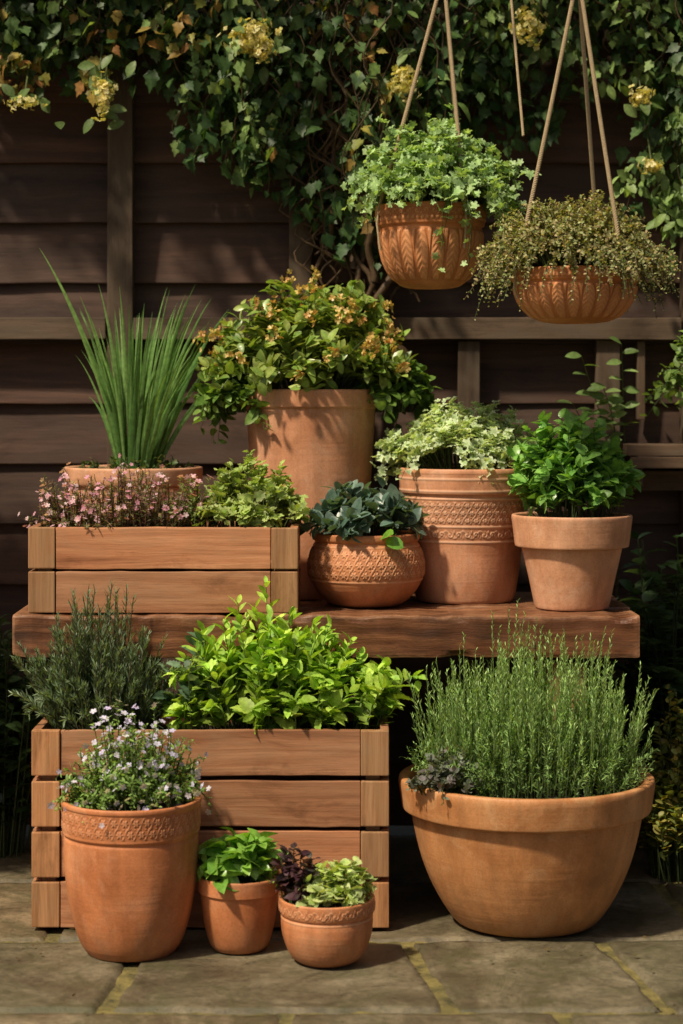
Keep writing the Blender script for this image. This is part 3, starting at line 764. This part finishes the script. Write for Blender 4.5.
# ------------------------------------------------------------------ climbing vine
F = Fol()
DK = ((.03, .07, .02), (.055, .11, .03), (.08, .14, .045))
WM = ((.34, .22, .05), (.26, .24, .05), (.14, .16, .03), (.36, .17, .06))
LT = ((.16, .25, .07), (.24, .34, .11), (.12, .19, .05))
def scatter(O, L, cols, tpl, jn=.45):
    n = len(O); O[:, 1] = np.minimum(O[:, 1], 1.135)
    NN = np.array([-.2, -.65, .7]) + rng.normal(0, jn, (n, 3))
    T = np.stack([rng.normal(0, .8, n), rng.normal(-.25, .4, n), -np.ones(n) + rng.normal(0, .35, n)], 1)
    s = rng.uniform(.4, 1.2, n) * L
    F.leaves(tpl, O, T, NN, s, s * (.95 if tpl is IVY else .55), pick(cols, n, .35), rng.uniform(-.1, .6, n), rib=.5)
def blob(cx, cy, cz, rx, ry, rz, n, L=.045, cols=DK, tpl=IVY):
    d = norm(rng.normal(0, 1, (n, 3))); r = rng.uniform(.35, 1, (n, 1)) ** .5
    scatter(np.array([cx, cy, cz]) + d * r * np.array([rx, ry, rz]), L, cols, tpl)
for x in np.arange(-3.2, 3.4, .22):
    blob(x, .93, 2.32, .20, .20, .14, 120); blob(x + .1, .93, 2.28, .20, .20, .13, 50, .06, tpl=OVAL)
def strand(x, z1, L, nl, cols, tpl, y=1.02, sw=.10, stemr=.003):
    m = 24; sd = rng.uniform(0, 99)
    x1 = x + rng.normal(0, sw)
    P = np.array([[x + (x1 - x) * k / (m - 1) + .09 * noise.noise(Vector((sd, k * .2, 0))), y - .07 * math.sin(PI * k / (m - 1)) + .04 * noise.noise(Vector((sd, k * .2, 7))), 2.30 + (z1 - 2.30) * k / (m - 1)] for k in range(m)])
    P[:, 1] = np.minimum(P[:, 1], 1.12)
    F.tube(P, stemr, .0012, (.10, .07, .035), 4)
    ii = rng.uniform(3, m - 1.01, nl); i0 = ii.astype(int); f = (ii - i0)[:, None]
    O = P[i0] * (1 - f) + P[np.minimum(i0 + 1, m - 1)] * f + rng.normal(0, .02, (nl, 3))
    scatter(O, L, cols, tpl, .55)
def low(x):
    xs = [-3.6, -.9, -.84, -.72, -.62, -.52, -.42, -.35, -.22, -.14, -.05, .05, .15, .28, .40, .50, .60, .70, .76, .84, .95, 3.6]
    zs = [1.9, 1.84, 1.88, 1.95, 1.84, 2.02, 1.94, 1.75, 1.66, 1.58, 1.62, 1.36, 1.45, 1.78, 1.76, 1.80, 1.98, 1.96, 1.72, 1.45, 1.5, 1.9]
    return np.interp(x, xs, zs)
for i in range(290):
    x = rng.uniform(-.98, .98); z1 = low(x) + abs(rng.normal(0, .13)); z1 = min(z1, 2.18)
    mid = -.12 < x < .25
    k = rng.uniform()
    nl = int((2.3 - z1) * (28 if mid else 50)) + 4
    if k < .76: strand(x, z1, .040, nl, DK, IVY, rng.uniform(.98, 1.11))
    elif k < .83: strand(x, z1 + .03, .055, int(nl * .5), DK + LT[2:], OVAL, rng.uniform(.94, 1.08))
    elif k < .91: strand(x, z1 + .04, .034, nl, LT, IVY, rng.uniform(.92, 1.02))
    else: strand(x, z1 + .06, .036, int(nl * .6), WM if x < .2 else LT, IVY, rng.uniform(.92, 1.02))
for i in range(60):
    s = rng.choice([-1, 1]); x = s * rng.uniform(1., 3.4); strand(x, 1.85 + abs(rng.normal(0, .15)), .05, 16, DK, IVY)
for b in [(-.25, 1.0, 1.98, .16, .10, .16, 260), (-.20, 1.03, 1.78, .09, .07, .12, 150), (-.78, .98, 2.06, .14, .10, .12, 160), (.03, 1.05, 1.62, .10, .06, .16, 110), (.30, 1.03, 1.98, .14, .08, .12, 120), (.45, 1.05, 1.85, .12, .05, .12, 110)]:
    blob(*b, L=.040)
for b in [(-.80, .92, 1.92, .10, .05, .05, 50), (-.60, .92, 1.90, .04, .04, .07, 30), (-.45, .92, 2.02, .18, .05, .06, 34), (.0, .93, 2.06, .3, .06, .06, 30)]:
    blob(*b, L=.034, cols=WM)
for b in [(.82, .96, 1.60, .06, .06, .08, 80), (.72, .98, 1.66, .05, .05, .04, 26), (.86, .95, 1.80, .05, .05, .06, 40), (.80, .98, 1.48, .05, .04, .05, 26), (.68, .97, 1.92, .08, .05, .04, 30)]:
    blob(*b, L=.034, cols=LT, tpl=OVAL)
def wander(p, q, r0, r1, amp=.02, col=(.13, .08, .045)):
    m = 40; t = np.linspace(0, 1, m)[:, None]; P = np.array(p) * (1 - t) + np.array(q) * t
    sd = rng.uniform(0, 99)
    P = P + np.array([[noise.noise(Vector((sd, k * .2, 0))) * amp * 2, noise.noise(Vector((sd, k * .2, 7))) * amp * .7, 0] for k in range(m)])
    P[:, 1] = np.minimum(P[:, 1], 1.13)
    F.tube(P, r0, r1, col, 7)
for k in range(10):
    xx = rng.uniform(-.06, .12); wander((xx, rng.uniform(1.02, 1.09), rng.uniform(1.15, 1.5)), (xx + rng.uniform(-.12, .12), rng.uniform(.94, 1.02), 2.3), rng.uniform(.005, .013), .006, .05)
for i in range(22):
    x = rng.uniform(-.1, .2); wander((x, 1.07, rng.uniform(1.2, 1.6)), (x + rng.uniform(-.15, .15), .98, 2.1), .003, .002, .07)
wander((.06, 1.10, 0), (.06, 1.10, 1.22), .016, .013, .01)
F.build('climbing_vine')

F = Fol()
HY = [(.66, .58, .24), (.76, .70, .38), (.52, .50, .18), (.60, .50, .18)]
for (x, y, z, rx, rz, n) in [(-.219, .84, 1.985, .046, .040, 210), (-.19, .83, 1.955, .026, .03, 80), (.152, .86, 1.885, .032, .038, 130), (.45, .86, 2.02, .038, .045, 150), (-.577, .84, 1.838, .018, .055, 90), (-.59, .85, 1.88, .026, .02, 40), (-.769, .84, 1.83, .045, .018, 70),
                             (.735, .90, 1.855, .026, .024, 70), (.76, .90, 1.685, .028, .018, 50)]:
    d = norm(rng.normal(0, 1, (n, 3)))
    kk = np.array([[.55 + .95 * abs(noise.noise(Vector(q * 1.7) + Vector((x * 9, z * 9, 0)))) * 1.4] for q in d])
    O = np.array([x, y, z]) + d * np.array([rx, rx * .8, rz]) * kk * rng.uniform(.6, 1.2, (n, 1))
    flowers(F, O, d + rng.normal(0, .45, d.shape), rng.uniform(.0055, .009), 4, HY, (.40, .36, .1), .95)
    F.tube([(x, y, z), (x, y + .08, z + .1), (x, 1.1, z + .2)], .003, .003, (.1, .12, .04))
    nl = 8; O2 = np.array([x, y + .03, z]) + rng.normal(0, 1, (nl, 3)) * np.array([rx * .9, .015, rz])
    F.leaves(OVAL, O2, np.stack([rng.normal(0, 1, nl), rng.normal(-.2, .3, nl), rng.normal(0, 1, nl)], 1), np.array([0, -1, .5]) + rng.normal(0, .3, (nl, 3)), .045, .025, pick(LT, nl) * .7)
F.build('hydrangea_blossoms')

# ------------------------------------------------------------------ border plants
F = Fol()
for p, q in (((.70, 1.08, .9), (.60, 1.0, 1.22)), ((.70, 1.08, 1.0), (.655, 1.0, 1.14)), ((.72, 1.08, .95), (.70, 1.0, 1.25)), ((.68, 1.08, .9), (.58, 1.02, 1.10))):
    p = np.array(p); q = np.array(q); F.tube([p, p * .5 + q * .5 + UPV * .02, q], .002, .001, (.1, .12, .04))
    n = 11; tt = np.linspace(.25, 1, n)[:, None]; O = p * (1 - tt) + q * tt
    T = np.stack([np.where(np.arange(n) % 2, 1., -1.) + rng.normal(0, .2, n), -.4 + rng.normal(0, .2, n), rng.uniform(-.1, .5, n)], 1)
    F.leaves(OVAL, O, T, np.array([0, -.6, .7]) + rng.normal(0, .3, (n, 3)), .042, .022, pick(LT, n))
F.tube([(.71, 1.08, 0), (.70, 1.09, .5), (.705, 1.08, .95)], .005, .003, (.1, .09, .04))
F.build('wild_sapling')
F = Fol()
bush(F, (.80, .66, 0), (.08, .08), (.14, .13), .40, 90, 22, .028, .020, ROUND, [(.20, .24, .06), (.30, .30, .07), (.42, .32, .08), (.12, .17, .04)], t0=.3, stemr=.002)
F.build('golden_shrub')
F = Fol()
bush(F, (.84, .92, 0), (.06, .06), (.16, .13), .84, 44, 14, .085, .055, OVAL, [(.05, .10, .04), (.085, .14, .06), (.06, .11, .07)], t0=.35, stemr=.003, hj=(.5, 1.), flat=.4, up=.1, curl=.4, bow=.6, young=1.3)
F.build('broadleaf_shrub', M_GLOSS)
F = Fol()
for i in range(22):
    a = rng.uniform(0, 2 * PI); b = np.array([.80, .86, .0]); tip = b + np.array([math.cos(a) * .16, math.sin(a) * .12, rng.uniform(.45, .72)])
    m = 30; tt = np.linspace(0, 1, m)[:, None]; P1 = b * .6 + tip * .4; P1[2] = tip[2] + .05
    P = (1 - tt) ** 2 * b + 2 * tt * (1 - tt) * P1 + tt ** 2 * tip; F.tube(P, .003, .001, (.05, .07, .03), 4)
    tg = norm(np.gradient(P, axis=0)); sd = norm(np.cross(tg, UPV))
    k = slice(9, None)
    for s in (-1, 1):
        nn = len(P[k]); F.leaves(OVAL, P[k], sd[k] * s + tg[k] * .4, np.tile(UPV, (nn, 1)) + rng.normal(0, .15, (nn, 3)), .07 * np.sin(np.linspace(1.2, 3.0, nn)) + .01, .013, pick([(.05, .09, .03), (.08, .13, .04)], nn))
F.build('fern_plant')
# evergreen added out of frame, left of the bench, to shade that corner
F = Fol()
for zc, rr, nn in ((.25, .26, 900), (.55, .27, 1100), (.85, .25, 1000), (1.12, .21, 800), (1.36, .14, 500)):
    d = norm(rng.normal(0, 1, (nn, 3))); O = np.array([-1.20, .66, zc]) + d * np.array([rr, rr, .20]) * rng.uniform(.45, 1.05, (nn, 1))
    O[:, 2] = np.maximum(O[:, 2], .03)
    F.leaves(OVAL, O, d + rng.normal(0, .5, d.shape) + np.array([0, 0, -.2]), np.array([0, 0, 1.]) + d * .5 + rng.normal(0, .3, d.shape), rng.uniform(.04, .07, nn), rng.uniform(.022, .036, nn), pick(DK, nn))
F.tube([(-1.20, .66, 0), (-1.205, .66, .6), (-1.195, .66, 1.4)], .022, .006, (.08, .055, .035), 8)
for i in range(26):
    a = rng.uniform(0, 2 * PI); z0 = rng.uniform(.1, 1.2); F.tube([(-1.2, .66, z0), (-1.2 + .1 * math.cos(a), .66 + .1 * math.sin(a), z0 + .06), (-1.2 + .2 * math.cos(a), .66 + .2 * math.sin(a), z0 + .16)], .006, .002, (.08, .055, .035), 5)
F.build('added_shade_evergreen', M_GLOSS)
F = Fol()
bush(F, (-.84, .90, 0), (.07, .07), (.16, .13), .62, 60, 20, .045, .028, OVAL, DK, t0=.15, stemr=.0025, hj=(.5, 1.), flat=.5, up=.1)  # added dark-leaved shrub standing in for the shade at the left edge
F.build('shade_filler_shrub', M_GLOSS)
def rock(loc, s, sd):
    bm = bmesh.new(); bmesh.ops.create_icosphere(bm, subdivisions=4, radius=1)
    for v in bm.verts:
        d = v.co.normalized(); k = 1 + .35 * noise.noise(d * 1.6 + Vector((sd, 0, 0))) + .1 * noise.noise(d * 6 + Vector((sd, 0, 0)))
        v.co = Vector((d.x * s[0], d.y * s[1], max(d.z * s[2], -s[2] * .6))) * k
    me = bpy.data.meshes.new('rock'); bm.to_mesh(me); bm.free(); me.materials.append(M_ROCK)
    for p in me.polygons: p.use_smooth = True
    o = bpy.data.objects.new('rock', me); o.location = loc; COL.objects.link(o)
rock((.80, 1.0, .10), (.13, .10, .15), 2.); rock((.95, .88, .08), (.14, .11, .12), 9.)

# ------------------------------------------------------------------ light
sun_dir = Vector((-.50, -.48, .92)).normalized()
w = bpy.data.worlds.new('World'); S.world = w; w.use_nodes = True
nt = w.node_tree; bg = nt.nodes['Background']
sky = nt.nodes.new('ShaderNodeTexSky'); sky.sky_type = 'NISHITA'; sky.sun_disc = False
sky.sun_elevation = math.asin(sun_dir.z); sky.sun_rotation = math.atan2(sun_dir.x, sun_dir.y)
sky.air_density = 1.; sky.dust_density = 6.; sky.ozone_density = .3
nt.links.new(sky.outputs[0], bg.inputs[0]); bg.inputs[1].default_value = .056
ld = bpy.data.lights.new('sun', 'SUN'); ld.energy = 4.9; ld.angle = math.radians(3.5); ld.color = (1., .88, .67)
lo = bpy.data.objects.new('sun', ld); COL.objects.link(lo)
lo.rotation_euler = sun_dir.to_track_quat('Z', 'Y').to_euler(); lo.location = (-3, -3, 5)

# ------------------------------------------------------------------ camera
cd = bpy.data.cameras.new('camera'); cam = bpy.data.objects.new('camera', cd); COL.objects.link(cam)
cam.location = (0, -4, 1.11); cam.rotation_euler = (PI / 2, 0, 0)
cd.sensor_fit = 'VERTICAL'; cd.sensor_height = 24; cd.lens = 46.875; cd.shift_y = -112 / 1024
cd.clip_end = 500; cd.dof.use_dof = True; cd.dof.focus_distance = 4.35; cd.dof.aperture_fstop = 2.0
S.camera = cam
S.view_settings.view_transform = 'Standard'; S.view_settings.look = 'None'; S.view_settings.exposure = 0
